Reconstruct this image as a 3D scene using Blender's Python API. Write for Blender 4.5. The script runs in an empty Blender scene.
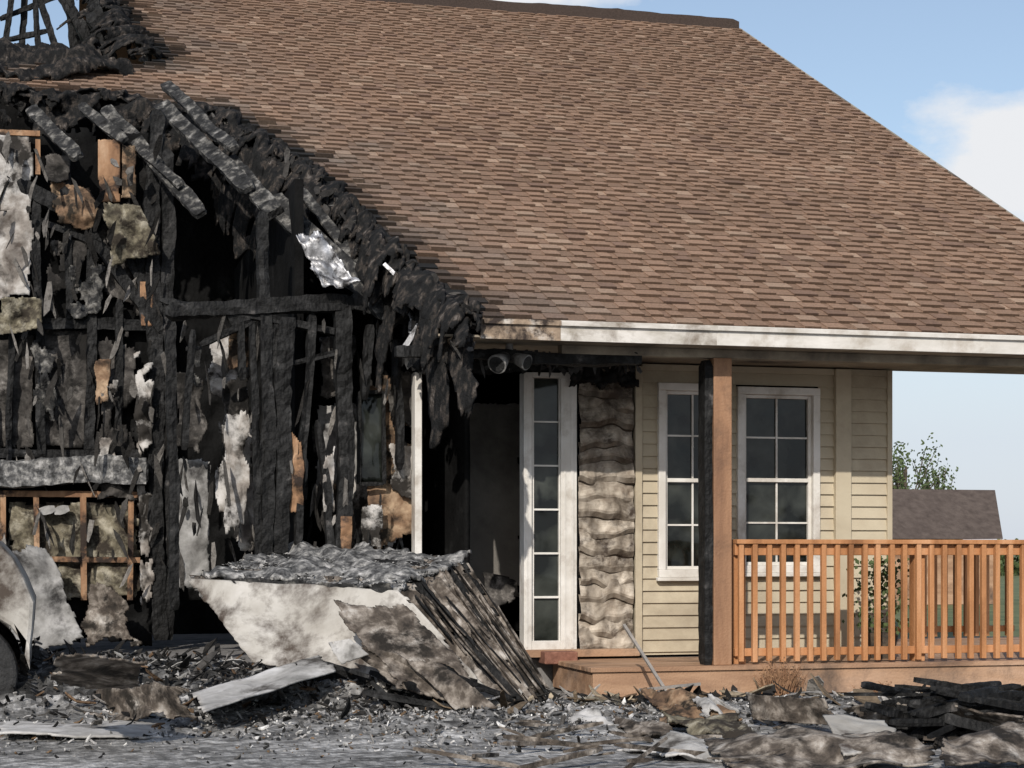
import bpy, math, random
from mathutils import Vector, noise, Matrix
random.seed(7)
R=random.random
def U(a,b): return a+(b-a)*random.random()
sc=bpy.context.scene
# ---------------------------------------------------------------- survey geometry (house frame = world frame)
F=1800.0; A=math.atan(F/7000.0); sA,cA=math.sin(A),math.cos(A)
CX,CY,CZ=-4.85,-12.69,1.11
def ray(px,py):
    X=(px-512)/F; S=(550-py)/F
    return sA+cA*X, cA-sA*X, S
def P(px,py,v):
    dx,dy,dz=ray(px,py); D=(v-CY)/dy
    return Vector((CX+dx*D,v,CZ+dz*D))
EZ,EV,T=2.74,-0.35,0.535
def PR(px,py,off=0.0):
    dx,dy,dz=ray(px,py); D=(EZ+off-CZ-T*(EV-CY))/(dz-T*dy)
    return Vector((CX+dx*D,CY+dy*D,CZ+dz*D))
def PZ(px,py,z):
    dx,dy,dz=ray(px,py); D=(z-CZ)/dz
    return Vector((CX+dx*D,CY+dy*D,z))
def N(x,y=0,z=0): return noise.noise(Vector((x,y,z)))
def fbm(x,y,z=0,o=4): return noise.fractal(Vector((x,y,z)),0.9,2.1,o)
# ---------------------------------------------------------------- materials
def mat(name,ramp,scale=5,detail=8,rough=.85,bump=.3,bscale=40,metal=0,stretch=(1,1,1),attr=False,vor=0,soot=None,spec=.3,dist=.3,bstretch=None):
    m=bpy.data.materials.new(name); m.use_nodes=True; nt=m.node_tree; n=nt.nodes; l=nt.links
    b=n['Principled BSDF']; b.inputs['Roughness'].default_value=rough; b.inputs['Metallic'].default_value=metal
    b.inputs['Specular IOR Level'].default_value=spec
    tc=n.new('ShaderNodeTexCoord'); mp=n.new('ShaderNodeMapping'); mp.inputs['Scale'].default_value=stretch
    l.new(tc.outputs['Object'],mp.inputs['Vector'])
    nz=n.new('ShaderNodeTexNoise'); nz.inputs['Scale'].default_value=scale; nz.inputs['Detail'].default_value=min(detail,6)
    nz.inputs['Roughness'].default_value=.62; nz.inputs['Distortion'].default_value=dist
    l.new(mp.outputs['Vector'],nz.inputs['Vector'])
    cr=n.new('ShaderNodeValToRGB'); l.new(nz.outputs['Fac'],cr.inputs['Fac'])
    el=cr.color_ramp.elements
    while len(el)>1: el.remove(el[-1])
    for i,(p,c) in enumerate(ramp):
        if isinstance(c,(int,float)): c=(c,c,c)
        e=el[0] if i==0 else el.new(p)
        e.position=p; e.color=(c[0],c[1],c[2],1)
    out=cr.outputs['Color']
    if attr:
        at=n.new('ShaderNodeAttribute'); at.attribute_name='Col'
        mx=n.new('ShaderNodeMix'); mx.data_type='RGBA'; mx.blend_type='MULTIPLY'; mx.inputs['Factor'].default_value=1
        l.new(at.outputs['Color'],mx.inputs['A']); l.new(out,mx.inputs['B']); out=mx.outputs['Result']
    if soot:
        ssc,lo,hi,col=soot
        s=n.new('ShaderNodeTexNoise'); s.inputs['Scale'].default_value=ssc; s.inputs['Detail'].default_value=7; s.inputs['Roughness'].default_value=.68
        s.inputs['Distortion'].default_value=.2
        l.new(tc.outputs['Object'],s.inputs['Vector'])
        r=n.new('ShaderNodeMapRange'); r.inputs['From Min'].default_value=lo; r.inputs['From Max'].default_value=hi
        l.new(s.outputs['Fac'],r.inputs['Value'])
        mx=n.new('ShaderNodeMix'); mx.data_type='RGBA'
        l.new(r.outputs['Result'],mx.inputs['Factor']); l.new(out,mx.inputs['A']); mx.inputs['B'].default_value=(*col,1); out=mx.outputs['Result']
    l.new(out,b.inputs['Base Color'])
    bn=n.new('ShaderNodeTexNoise'); bn.inputs['Scale'].default_value=bscale; bn.inputs['Detail'].default_value=4
    if bstretch:
        mp2=n.new('ShaderNodeMapping'); mp2.inputs['Scale'].default_value=bstretch; l.new(tc.outputs['Object'],mp2.inputs['Vector']); l.new(mp2.outputs['Vector'],bn.inputs['Vector'])
    else: l.new(tc.outputs['Object'],bn.inputs['Vector'])
    h=bn.outputs['Fac']
    if vor:
        vv=n.new('ShaderNodeTexVoronoi'); vv.inputs['Scale'].default_value=vor
        mp3=n.new('ShaderNodeMapping'); mp3.inputs['Scale'].default_value=(1,1,.45); l.new(tc.outputs['Object'],mp3.inputs['Vector'])
        l.new(mp3.outputs['Vector'],vv.inputs['Vector'])
        mr=n.new('ShaderNodeMath'); mr.operation='MULTIPLY'; mr.inputs[1].default_value=-.5; l.new(vv.outputs['Distance'],mr.inputs[0])
        ad=n.new('ShaderNodeMath'); ad.operation='ADD'; l.new(h,ad.inputs[0]); l.new(mr.outputs[0],ad.inputs[1]); h=ad.outputs[0]
    bp=n.new('ShaderNodeBump'); bp.inputs['Strength'].default_value=bump; bp.inputs['Distance'].default_value=.02
    l.new(h,bp.inputs['Height']); l.new(bp.outputs['Normal'],b.inputs['Normal'])
    return m
M={}
M['shingle']=mat('shingle',[(.3,.72),(.7,1.25)],60,4,.95,.5,260,attr=True,spec=.15)
M['char']=mat('charred_wood',[(.3,.003),(.52,.008),(.64,.024),(.75,(.11,.10,.095))],7,10,.7,.7,30,vor=38,spec=.22)
M['ashchar']=mat('ash_covered_char',[(.35,.010),(.50,.03),(.60,(.12,.115,.105)),(.72,(.30,.29,.28))],12,10,.85,.8,35,vor=34,spec=.2)
M['crust']=mat('ash_crust',[(.35,.03),(.48,.10),(.58,(.24,.235,.225)),(.7,(.46,.45,.44))],14,10,.9,.8,35,vor=34,spec=.2)
M['deepchar']=mat('soot_black_wall',[(.35,.002),(.6,.007),(.75,.025)],2.5,10,.85,.5,25,vor=22,spec=.12)
M['drape']=mat('charred_shingle_drape',[(.3,.005),(.5,.013),(.62,(.05,.042,.036)),(.74,(.18,.16,.145))],14,10,.9,.9,45,spec=.15,stretch=(1,1,.6))
M['drywall']=mat('scorched_drywall',[(.3,(.08,.065,.055)),(.45,(.27,.245,.22)),(.55,(.45,.43,.405)),(.7,(.56,.54,.52))],4,10,.9,.3,25,soot=(2.6,.48,.58,(.025,.022,.019)))
M['drywall_dk']=mat('smoked_drywall',[(.32,(.015,.013,.012)),(.5,(.07,.064,.058)),(.6,(.18,.165,.15)),(.72,(.34,.32,.30))],7,10,.9,.4,30,soot=(3.5,.43,.56,(.010,.009,.008)))
M['hall']=mat('smoked_hall_board',[(.3,(.12,.11,.10)),(.7,(.23,.215,.19))],1.5,6,.9,.15,40,soot=(1.2,.5,.8,(.05,.045,.04)))
M['wood']=mat('raw_lumber',[(.3,(.14,.07,.038)),(.55,(.31,.18,.10)),(.7,(.42,.28,.18))],6,8,.8,.3,30,stretch=(1,1,.3),soot=(4,.48,.6,(.03,.02,.015)))
M['cedar']=mat('cedar_stain',[(.3,(.23,.10,.04)),(.5,(.41,.19,.08)),(.7,(.54,.29,.15))],5,8,.6,.2,60,stretch=(1,1,.2))
M['postw']=mat('weathered_post',[(.3,(.18,.095,.055)),(.5,(.29,.16,.09)),(.7,(.38,.23,.14))],5,8,.65,.25,60,stretch=(1,1,.15),soot=(2,.52,.72,(.10,.06,.04)))
M['cedar_h']=mat('cedar_board',[(.3,(.24,.135,.08)),(.5,(.38,.235,.145)),(.7,(.48,.32,.22))],5,8,.7,.25,60,stretch=(.15,1,1),soot=(1.8,.50,.72,(.09,.065,.05)))
M['siding']=mat('vinyl_siding',[(.35,(.40,.34,.245)),(.65,(.48,.42,.31))],2.2,8,.55,.06,60,soot=(1.3,.50,.9,(.17,.13,.09)))
M['melt']=mat('melted_siding',[(.3,(.45,.4,.36)),(.5,(.85,.83,.8)),(.7,1.1)],9,10,.6,.3,26,attr=True,soot=(4.5,.49,.64,(.05,.036,.026)))
M['trim']=mat('white_trim',[(.35,(.54,.51,.46)),(.65,(.72,.70,.66))],3,6,.5,.05,40,soot=(2.6,.52,.80,(.22,.17,.12)))
M['fascia']=mat('fascia_paint',[(.35,(.48,.455,.41)),(.65,(.69,.66,.62))],1.6,9,.5,.08,40,stretch=(1,1,3),soot=(2.8,.50,.78,(.25,.19,.13)))
M['fascia_m']=mat('smoked_fascia_paint',[(.35,(.36,.33,.28)),(.65,(.64,.61,.57))],3,9,.5,.08,40,stretch=(1,1,3),soot=(4,.46,.70,(.12,.085,.055)))
M['fascia_b']=mat('scorched_fascia',[(.3,(.05,.035,.025)),(.5,(.32,.24,.17)),(.68,(.62,.59,.54))],4,10,.6,.2,40,soot=(5,.47,.58,(.03,.02,.015)))
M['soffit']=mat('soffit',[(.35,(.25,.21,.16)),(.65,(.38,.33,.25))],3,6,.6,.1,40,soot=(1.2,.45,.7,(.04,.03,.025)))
M['insul']=mat('burnt_insulation',[(.32,(.045,.038,.028)),(.5,(.17,.15,.105)),(.65,(.36,.33,.26))],9,10,.95,.7,25,soot=(5,.46,.58,(.03,.024,.018)))
M['tan']=mat('scorched_sheathing',[(.3,(.04,.025,.018)),(.48,(.20,.125,.075)),(.65,(.40,.29,.19))],5,10,.85,.4,30,soot=(4,.47,.58,(.02,.015,.01)))
M['panel']=mat('scorched_cream_panel',[(.3,(.24,.22,.19)),(.5,(.40,.38,.345)),(.7,(.54,.52,.49))],1.8,9,.7,.12,25,soot=(1.9,.46,.60,(.06,.045,.035)))
M['layer']=mat('burnt_layer',[(.3,(.015,.012,.010)),(.46,(.08,.065,.052)),(.58,(.23,.20,.17)),(.72,(.48,.45,.41))],8,10,.85,.6,30,soot=(5,.5,.62,(.016,.013,.010)))
M['pale']=mat('ash_white_sheet',[(.3,(.20,.195,.185)),(.5,(.38,.37,.355)),(.7,(.58,.57,.56))],4,8,.8,.2,25,soot=(3.5,.53,.68,(.05,.045,.04)))
M['sheetg']=mat('ashy_sheet',[(.3,(.11,.105,.10)),(.5,(.25,.245,.235)),(.7,(.43,.42,.41))],5,10,.8,.3,25,soot=(3,.5,.66,(.03,.028,.027)))
M['metal']=mat('warped_flashing',[(.3,(.12,.12,.12)),(.5,(.35,.35,.36)),(.7,(.65,.65,.67))],8,8,.45,.3,30,metal=.5,soot=(7,.5,.6,(.03,.028,.027)))
M['debris']=mat('debris',[(.3,.55),(.7,1.35)],25,8,.9,.5,60,attr=True,spec=.2)
M['field']=mat('ash_ground',[(.3,.35),(.5,.95),(.66,1.9)],13,12,.95,.9,34,attr=True,spec=.15)
M['concrete']=mat('concrete',[(.3,(.14,.135,.13)),(.7,(.28,.27,.26))],6,10,.9,.3,60,soot=(3,.5,.7,(.03,.03,.03)))
M['shed']=mat('shed_roof_felt',[(.3,(.06,.045,.038)),(.7,(.115,.09,.076))],6,8,.9,.3,60)
M['leaf']=mat('foliage',[(.3,(.04,.06,.02)),(.7,(.11,.15,.06))],3,6,.7,.2,60,attr=False)
M['bark']=mat('bark',[(.3,.03),(.7,(.12,.09,.06))],12,8,.9,.6,30)
M['dry']=mat('dry_grass',[(.3,(.16,.08,.045)),(.7,(.34,.2,.11))],12,4,.9,.2,60)
M['rubber']=mat('burnt_rubber',[(.3,.01),(.7,.04)],12,6,.8,.5,60)
def glassmat():
    m=bpy.data.materials.new('window_glass'); m.use_nodes=True; nt=m.node_tree; b=nt.nodes['Principled BSDF']
    tc=nt.nodes.new('ShaderNodeTexCoord'); nz=nt.nodes.new('ShaderNodeTexNoise'); nz.inputs['Scale'].default_value=3.5; nz.inputs['Detail'].default_value=6; nz.inputs['Distortion'].default_value=.3
    cr=nt.nodes.new('ShaderNodeValToRGB'); cr.color_ramp.elements[0].position=.42; cr.color_ramp.elements[0].color=(.005,.006,.005,1)
    cr.color_ramp.elements[1].position=.75; cr.color_ramp.elements[1].color=(.05,.055,.048,1)
    nt.links.new(tc.outputs['Object'],nz.inputs['Vector']); nt.links.new(nz.outputs['Fac'],cr.inputs['Fac']); nt.links.new(cr.outputs['Color'],b.inputs['Base Color'])
    b.inputs['Roughness'].default_value=.06; b.inputs['IOR'].default_value=1.4
    bp=nt.nodes.new('ShaderNodeBump'); bp.inputs['Strength'].default_value=.25; bp.inputs['Distance'].default_value=.04
    n2=nt.nodes.new('ShaderNodeTexNoise'); n2.inputs['Scale'].default_value=3; n2.inputs['Detail'].default_value=1; nt.links.new(tc.outputs['Object'],n2.inputs['Vector'])
    nt.links.new(n2.outputs['Fac'],bp.inputs['Height']); nt.links.new(bp.outputs['Normal'],b.inputs['Normal'])
    return m
M['glass']=glassmat()
# ---------------------------------------------------------------- mesh helpers
def empty(name):
    e=bpy.data.objects.new(name,None); sc.collection.objects.link(e); return e
class B:
    def __init__(s): s.v=[];s.f=[];s.c=[]
    def add(s,vs,fs,col=(1,1,1)):
        o=len(s.v); s.v+= [tuple(p) for p in vs]; s.f+=[tuple(i+o for i in f) for f in fs]; s.c+=[col]*len(fs)
    def box(s,x0,x1,y0,y1,z0,z1,col=(1,1,1)):
        s.add([(x0,y0,z0),(x1,y0,z0),(x1,y1,z0),(x0,y1,z0),(x0,y0,z1),(x1,y0,z1),(x1,y1,z1),(x0,y1,z1)],
              [(0,3,2,1),(4,5,6,7),(0,1,5,4),(1,2,6,5),(2,3,7,6),(3,0,4,7)],col)
    def flake(s,c,a,b,d,col=(1,1,1)):
        n=random.choice([5,6,7]); a,b,d=Vector(a),Vector(b),Vector(d); dn=d.normalized(); bend=U(-.35,.35)*a.length
        ph=U(0,6.28); pts=[]
        for k in range(n):
            t=2*math.pi*k/n+U(-.3,.3)+ph; r=U(.55,1.1); x,y=math.cos(t)*r,math.sin(t)*r
            pts.append(c+a*x+b*y+dn*bend*x*x)
        s.add([p-d for p in pts]+[p+d for p in pts]+[c-d,c+d],
              [(n+k,n+(k+1)%n,2*n+1) for k in range(n)]+[((k+1)%n,k,2*n) for k in range(n)]+[(k,(k+1)%n,n+(k+1)%n,n+k) for k in range(n)],col)
    def beam(s,p0,p1,w,t=None,jit=.2,segs=None,taper=.0,sag=0,col=(1,1,1)):
        p0,p1=Vector(p0),Vector(p1); t=t or w; d=p1-p0; L=d.length; d.normalize()
        segs=segs or max(3,int(L/.05)); ref=Vector((0,1,0)) if abs(d.y)<.9 else Vector((1,0,0))
        a=d.cross(ref).normalized(); b=d.cross(a).normalized(); sd=R()*100
        vs=[];fs=[]; K=8
        prof=[(-1,-1),(0,-1.02),(1,-1),(1.02,0),(1,1),(0,1.02),(-1,1),(-1.02,0)]
        for i in range(segs+1):
            f=i/segs; tp=1-taper*f
            if (i==0 or i==segs) and jit>.1: tp*=U(.4,.9)
            c=p0+d*(L*f)+a*(N(sd,f*L*1.3)*w*jit)+b*(N(sd+9,f*L*1.3)*w*jit)-Vector((0,0,sag*4*f*(1-f)))
            for k,(x,y) in enumerate(prof):
                j=1+jit*(.9*N(sd+k*3.3,f*L*3,k)+.7*N(sd+k*7.3,f*L*13,k))
                vs.append(c+a*(x*w/2*tp*j)+b*(y*t/2*tp*j))
        for i in range(segs):
            for k in range(K):
                fs.append((i*K+k,i*K+(k+1)%K,(i+1)*K+(k+1)%K,(i+1)*K+k))
        fs.append(tuple(range(K))[::-1]); fs.append(tuple(segs*K+k for k in range(K)))
        s.add(vs,fs,col)
    def end(s,name,m,parent=None,bevel=0,smooth=False):
        me=bpy.data.meshes.new(name); me.from_pydata(s.v,[],s.f); me.materials.append(m)
        at=me.color_attributes.new('Col','FLOAT_COLOR','CORNER'); data=[]
        for f,c in zip(s.f,s.c): data+= [c[0],c[1],c[2],1.0]*len(f)
        at.data.foreach_set('color',data)
        if smooth: me.polygons.foreach_set('use_smooth',[True]*len(me.polygons))
        o=bpy.data.objects.new(name,me); sc.collection.objects.link(o)
        if parent: o.parent=parent
        if bevel:
            bv=o.modifiers.new('b','BEVEL'); bv.width=bevel; bv.segments=2; bv.limit_method='ANGLE'
        return o
def sheet(name,c,m,parent=None,nx=24,ny=24,amp=.02,rag=.1,thick=.012,ns=3,hole=0,curl=0,smooth=True):
    TL,TR,BR,BL=[Vector(p) for p in c]; nrm=(TR-TL).cross(BL-TL).normalized(); sd=R()*200
    nx=int(nx*1.4); ny=int(ny*1.4)
    vs=[];fs=[]
    W=(TR-TL).length; Hh=(BL-TL).length
    for j in range(ny+1):
        for i in range(nx+1):
            a,b=i/nx,j/ny
            if 0<i<nx and 0<j<ny: a+=U(-.3,.3)/nx; b+=U(-.3,.3)/ny
            p=(TL*(1-a)+TR*a)*(1-b)+(BL*(1-a)+BR*a)*b
            p=p+nrm*(amp*(noise.fractal(Vector((a*W*ns+sd,b*Hh*ns,sd)),.9,2.1,3)))+nrm*curl*(b*b)
            vs.append(p)
    for j in range(ny):
        for i in range(nx):
            a,b=(i+.5)/nx,(j+.5)/ny; e=min(a,1-a,b,1-b)
            k=.5+.9*N(a*W*ns*1.6+sd,b*Hh*ns*1.6,sd+4)+.25*N(a*W*14+sd,b*Hh*14,sd)
            if e<rag*k: continue
            if hole and N(a*W*2.2+sd,b*Hh*2.2,sd+30)+.3*N(a*W*9+sd,b*Hh*9,sd+3)>hole: continue
            q=j*(nx+1)+i; fs.append((q,q+1,q+nx+2,q+nx+1))
    bb=B(); bb.add(vs,fs); o=bb.end(name,m,parent,smooth=smooth)
    so=o.modifiers.new('s','SOLIDIFY'); so.thickness=thick; so.offset=0
    return o
def PQ(x0,y0,x1,y1,v): return [P(x0,y0,v),P(x1,y0,v),P(x1,y1,v),P(x0,y1,v)]
# ================================================================ HOUSE
house=empty('burned_house')
th=math.atan(T); ct,st=math.cos(th),math.sin(th)
VR=9.3; SMAX=(VR-EV)/ct; UE=3.85
def RS(u,s,h=0): return Vector((u,EV+s*ct-h*st,EZ+s*st+h*ct))
def us(px,py):
    p=PR(px,py); return (p.x,min(SMAX,(p.y-EV)/ct))
lowedge=[(-60,95),(0,90),(60,99),(120,100),(170,108),(222,112),(262,138),(305,165),(345,200),(385,240),(422,270),(452,295),(474,318)]
upedge=[(98,-22),(118,5),(135,30),(165,60),(110,68),(60,60),(0,66),(-60,68)]
poly=[us(*p) for p in upedge+lowedge]+[(UE,0),(UE,SMAX)]
def inside(x,y):
    c=False; n=len(poly)
    for i in range(n):
        x1,y1=poly[i]; x2,y2=poly[(i+1)%n]
        if (y1>y)!=(y2>y) and x<(x2-x1)*(y-y1)/(y2-y1)+x1: c=not c
    return c
burnpath=[us(*p) for p in upedge[0:]+lowedge]
def dburn(x,y):
    d=9
    for i in range(len(burnpath)-1):
        ax,ay=burnpath[i]; bx,by=burnpath[i+1]; L=(bx-ax)**2+(by-ay)**2+1e-9
        t=max(0,min(1,((x-ax)*(bx-ax)+(y-ay)*(by-ay))/L)); d=min(d,math.hypot(x-ax-t*(bx-ax),y-ay-t*(by-ay)))
    return d
rf=B(); deckr=B()
EXP=.142; nc=int(SMAX/EXP)
for i in range(nc+1):
    s0=i*EXP; u=-7.6+U(0,.2); rowk=U(.95,1.05); up=True
    while u<UE:
        up=not up
        w=random.choice([.10,.13,.16,.2]) if up else random.choice([.05,.08,.11,.15]); u1=min(u+w,UE)
        if UE-u1<.03: u1=UE
        uc=(u+u1)/2; jx=.10*N(uc*4,s0*4,3) if uc<0 else 0
        d=dburn(uc,s0) if uc<1 else 9
        if (uc>-.9 and s0>.02 and d>.4) or inside(uc+jx,s0+.07+jx):
            h=.017+U(0,.003) if up else .004; big=N(uc*.5,s0*.8,8)*.12+N(uc*1.6,s0*2.5,18)*.08
            k=max(.78,U(.90,1.12)*rowk+big)
            c=(.285*k,.185*k,.128*k)
            if not up: c=tuple(x*.80 for x in c)
            if R()<.08: c=(.21*k,.135*k,.097*k)
            elif R()<.10: c=(.33*k,.23*k,.165*k)
            gr=max(0,1-d/1.5)*(.45+.8*N(uc*2,s0*2,1)); g=.16*U(.7,1.3)
            gr=max(0,min(.7,gr)); c=tuple(a*(1-gr)+g*b*gr for a,b in zip(c,(1,.86,.74)))
            bl=max(0,1-d/(.26+.35*N(uc*3,s0*3,5))) if d<.9 else 0; bl=min(1,bl*1.3)
            c=tuple(a*(1-bl)+.02*bl for a in c)
            lift=0.0
            if d<.35: lift=U(0,.02)
            sj=U(-.004,.004)-(0 if up else -.004)
            p=[RS(u,s0+sj,-.002),RS(u1,s0+sj,-.002),RS(u1,s0+sj,h+.006+lift),RS(u,s0+sj,h+.006+lift),RS(u1,s0+EXP*1.08,h*.25),RS(u,s0+EXP*1.08,h*.25)]
            rf.add(p,[(3,2,4,5),(1,4,2),(0,3,5)],c); rf.add(p,[(0,1,2,3)],tuple(x*.4 for x in c))  # front edges coloured darker: painted shadow line under each course
            deckr.add([RS(u-.02,s0-.01,-.012),RS(u1+.0,s0-.01,-.012),RS(u1+.0,s0+EXP+.01,-.012),RS(u-.02,s0+EXP+.01,-.012)],[(0,3,2,1)])
        u=u1+.0
rf.end('roof_shingles',M['shingle'],house)
deckr.end('roof_sheathing',M['deepchar'],house)
b=B()
b.beam(RS(-4.0,SMAX,.02),RS(UE,SMAX,.02),.20,.06,.12,90,col=(.06,.045,.038)); b.end('ridge_cap',M['shingle'],house)
b=B(); b.add([(-4.5,VR,EZ+(VR-EV)*T),(1.9,VR,EZ+(VR-EV)*T),(1.9,19,EZ),(-4.5,19,EZ)],[(0,1,2,3)],(.19,.115,.075)); b.end('rear_roof_slope',M['shingle'],house)
b=B(); q=UE+.002; r=UE+.03
b.add([RS(q,0,.012),RS(q,SMAX,.012),RS(q,SMAX,-.2),RS(q,0,-.2),RS(r,0,.012),RS(r,SMAX,.012),RS(r,SMAX,-.2),RS(r,0,-.2)],[(0,1,2,3),(7,6,5,4),(0,4,5,1),(3,2,6,7),(0,3,7,4)]); b.end('rake_board',M['soffit'],house)
b=B()
u=-7.2
while u<UE-.1:
    runs=[]; st0=None
    for k in range(0,int(SMAX*10)):
        ins=inside(u,k/10)
        if ins and st0 is None: st0=k/10
        if not ins and st0 is not None: runs.append((st0,k/10)); st0=None
    if st0 is not None: runs.append((st0,SMAX))
    for (a,c) in runs:
        lo=a-(U(.0,.35) if a>.3 else -.05)
        b.beam(RS(u,lo,-.09),RS(u,min(c,SMAX)-.05,-.09),.05,.14,.15 if u<0 else .03,50)
    u+=.42
b.end('rafters',M['char'],house)
def drape(name,path,vec,m,layers=2,amp=.05,fr=11,lmul=1,cut=.42,fine=.8):
    pts=[PR(*p) for p in path]; Ls=[0]
    for i in range(len(pts)-1): Ls.append(Ls[-1]+(pts[i+1]-pts[i]).length)
    tot=Ls[-1]
    def at(s):
        for i in range(len(pts)-1):
            if s<=Ls[i+1] or i==len(pts)-2:
                return pts[i].lerp(pts[i+1],(s-Ls[i])/(Ls[i+1]-Ls[i]))
    for ly in range(layers):
        sd=R()*99; nx=int(tot/.022); ny=20; vs=[];fs=[]; v=Vector(vec)
        for j in range(ny+1):
            for i in range(nx+1):
                s=tot*i/nx; q=j/ny
                p=at(s)+Vector((.06*N(s*3+sd)+.05*N(s*1.1,sd),0,.03+.05*N(s*2.5,sd)-.05*ly))
                ln=lmul*(1+.75*N(s*1.8,sd)+.35*N(s*5,sd))
                cu=.14+.10*N(s*2,sd+3)
                p=p+v*q*ln*(1-.18*ly)+Vector((0,-cu*math.sin(q*2.6),cu*.7*math.sin(q*3.1)))
                rp=amp*N(s*fr*.5,q*2.2+sd,1)*1.6+amp*fine*N(s*fr*1.8,q*5,sd)
                p=p+Vector((rp*.5,-rp,rp*.6)); vs.append(p)
        for j in range(ny):
            for i in range(nx):
                s=tot*i/nx; q=(j+.5)/ny
                if q>.66+.8*N(s*3,sd,4)+.35*N(s*11,sd): continue
                if q>.12 and N(s*3.1,q*3,sd+7)>cut: continue
                k=j*(nx+1)+i; fs.append((k,k+1,k+nx+2,k+nx+1))
        bb=B(); bb.add(vs,fs); o=bb.end(name,m,house,smooth=True); so=o.modifiers.new('s','SOLIDIFY'); so.thickness=.018; so.offset=0
dl=[(118,99),(170,108),(222,113),(262,139),(305,166),(345,201),(385,241),(422,271),(452,296),(476,320)]
drape('charred_roof_drape',dl,(-.22,-.25,-.52),M['drape'],3,.06,9,1,.42,.55)
drape('hanging_burnt_felt',dl,(-.10,-.1,-.75),M['drape'],1,.08,6,1.2,.1)
drape('charred_roof_drape',[(-40,92),(0,90),(60,99),(122,100)],(-.05,-.15,-.30),M['drape'],2)
drape('hanging_burnt_felt',[(-40,95),(0,93),(60,102),(122,104),(170,110)],(-.02,-.1,-.6),M['drape'],1,.08,6,1.1,.05)
drape('charred_roof_drape',[(92,-20),(118,5),(135,30),(163,60)],(-.50,-.2,-.25),M['drape'],2)
sheet('burnt_roof_remnant',[PR(-20,40,.05),PR(80,44,.12),PR(150,70,.08),PR(-20,84,.05)],M['drape'],house,50,18,.18,.15,.03,3)
b=B()
def edge_shards(path,n,wid,bb,hang=.25):
    pts=[PR(*p) for p in path]
    segs=[(pts[i],pts[i+1]) for i in range(len(pts)-1)]; Ls=[(q-p).length for p,q in segs]; tot=sum(Ls)
    for _ in range(n):
        r=R()*tot
        for (p,q),L in zip(segs,Ls):
            if r<L: break
            r-=L
        c=p+(q-p)*(r/L)+Vector((U(-wid,wid)-.08,U(-.2,.0),U(-hang,.0)))
        d=Vector((U(-.6,.9),U(-.5,.3),U(-1,.1))).normalized(); a=d.cross(Vector((U(-.4,.4),-1,U(-.4,.4)))).normalized(); nn=d.cross(a)
        g=random.choice([.012,.02,.03,.05,.09])
        bb.flake(c,d*U(.03,.10),a*U(.01,.035),nn*U(.002,.006),(g,g*.94,g*.88))
edge_shards(dl,230,.08,b,.34)
edge_shards([(0,90),(60,99),(130,100)],80,.12,b,.22)
edge_shards([(118,0),(135,30),(165,62)],50,.12,b,.2)
b.end('charred_roof_flakes',M['debris'],house)
b=B()
for (x0,y0,x1,y1,w,v) in [(4,55,14,-25,.06,8),(22,60,24,-30,.07,8.2),(40,60,34,-30,.06,8),(60,62,38,-10,.07,7.6),(75,60,68,-20,.09,8),(90,62,58,-10,.06,7.8),(0,20,70,-10,.05,8.1),(-10,45,50,30,.05,8),(105,66,70,10,.12,7.5),(95,60,96,5,.12,7.4),(85,60,98,-10,.10,7.6),(112,60,88,15,.12,7.3)]:
    b.beam(P(x0,y0,v),P(x1,y1,v),w,w,.45)
b.end('burnt_ridge_rafters',M['char'],house)
b=B()
b.box(-9,1.85,6.0,6.1,.2,5.75); b.end('interior_back_wall',M['deepchar'],house)
b=B(); b.box(-9.5,1.9,1.02,17,.0,.249); b.end('foundation_slab',M['concrete'],house)
b=B(); b.box(-3.0,-2.93,1.3,6,.25,4.0); b.box(1.80,1.85,1.12,17,.25,2.7); b.end('interior_partition',M['deepchar'],house)
# --- left standing wall
VL=3.0
sheet('charred_wall_sheathing',PQ(-60,125,152,650,VL+.12),M['deepchar'],house,50,90,.05,.03,.03,3)
sheet('wall_board',PQ(40,328,92,448,VL+.02),M['drywall_dk'],house,20,30,.02,.03,.03,3)
b=B()
for (x0,y0,x1,y1,w) in [(-40,322,152,326,.09),(-40,452,150,455,.07),(36,200,42,460,.07),(92,250,90,455,.08),(154,110,158,640,.12),(-20,158,62,205,.14),(60,190,165,335,.09),(66,140,70,325,.06),(120,300,118,480,.06),(168,150,171,640,.10),(12,320,8,470,.05),(138,240,147,330,.08),(20,215,110,250,.05),(100,205,150,300,.06)]:
    b.beam(P(x0,y0,VL-.02),P(x1,y1,VL-.02),w,.08,.38)
b.end('charred_wall_studs',M['char'],house)
b=B(); b.beam(P(-40,470,VL-.12),P(148,472,VL-.12),.22,.2,.25,70); b.beam(P(-10,400,VL),P(-10,640,VL),.1,.1,.3)
b.end('ash_covered_sill',M['crust'],house)
b=B()
for (x0,y0,x1,y1,w) in [(-40,493,140,495,.05),(-30,558,140,560,.045),(36,493,37,560,.045),(83,493,84,600,.05),(131,495,130,600,.045),(-20,132,40,134,.045),(38,140,38,175,.04),(3,497,3,600,.045)]:
    b.beam(P(x0,y0,VL-.05),P(x1,y1,VL-.05),w,.06,.06)
b.end('exposed_lumber',M['wood'],house)
sheet('exposed_sheathing_board',PQ(98,138,120,204,VL-.03),M['wood'],house,12,24,.01,.05,.015,2)
sheet('exposed_sheathing_board',PQ(121,142,136,200,VL-.02),M['tan'],house,10,20,.02,.08,.015,2)
sheet('exposed_sheathing_board',PQ(140,282,153,330,VL-.06),M['wood'],house,10,18,.01,.08,.03,2)
b=B()
for x in (52,66): b.beam(P(x-12,512,VL-.08),P(x+3,508,VL-.08),.07,.07,.2)
b.end('insulation_roll',M['pale'],house)
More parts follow.
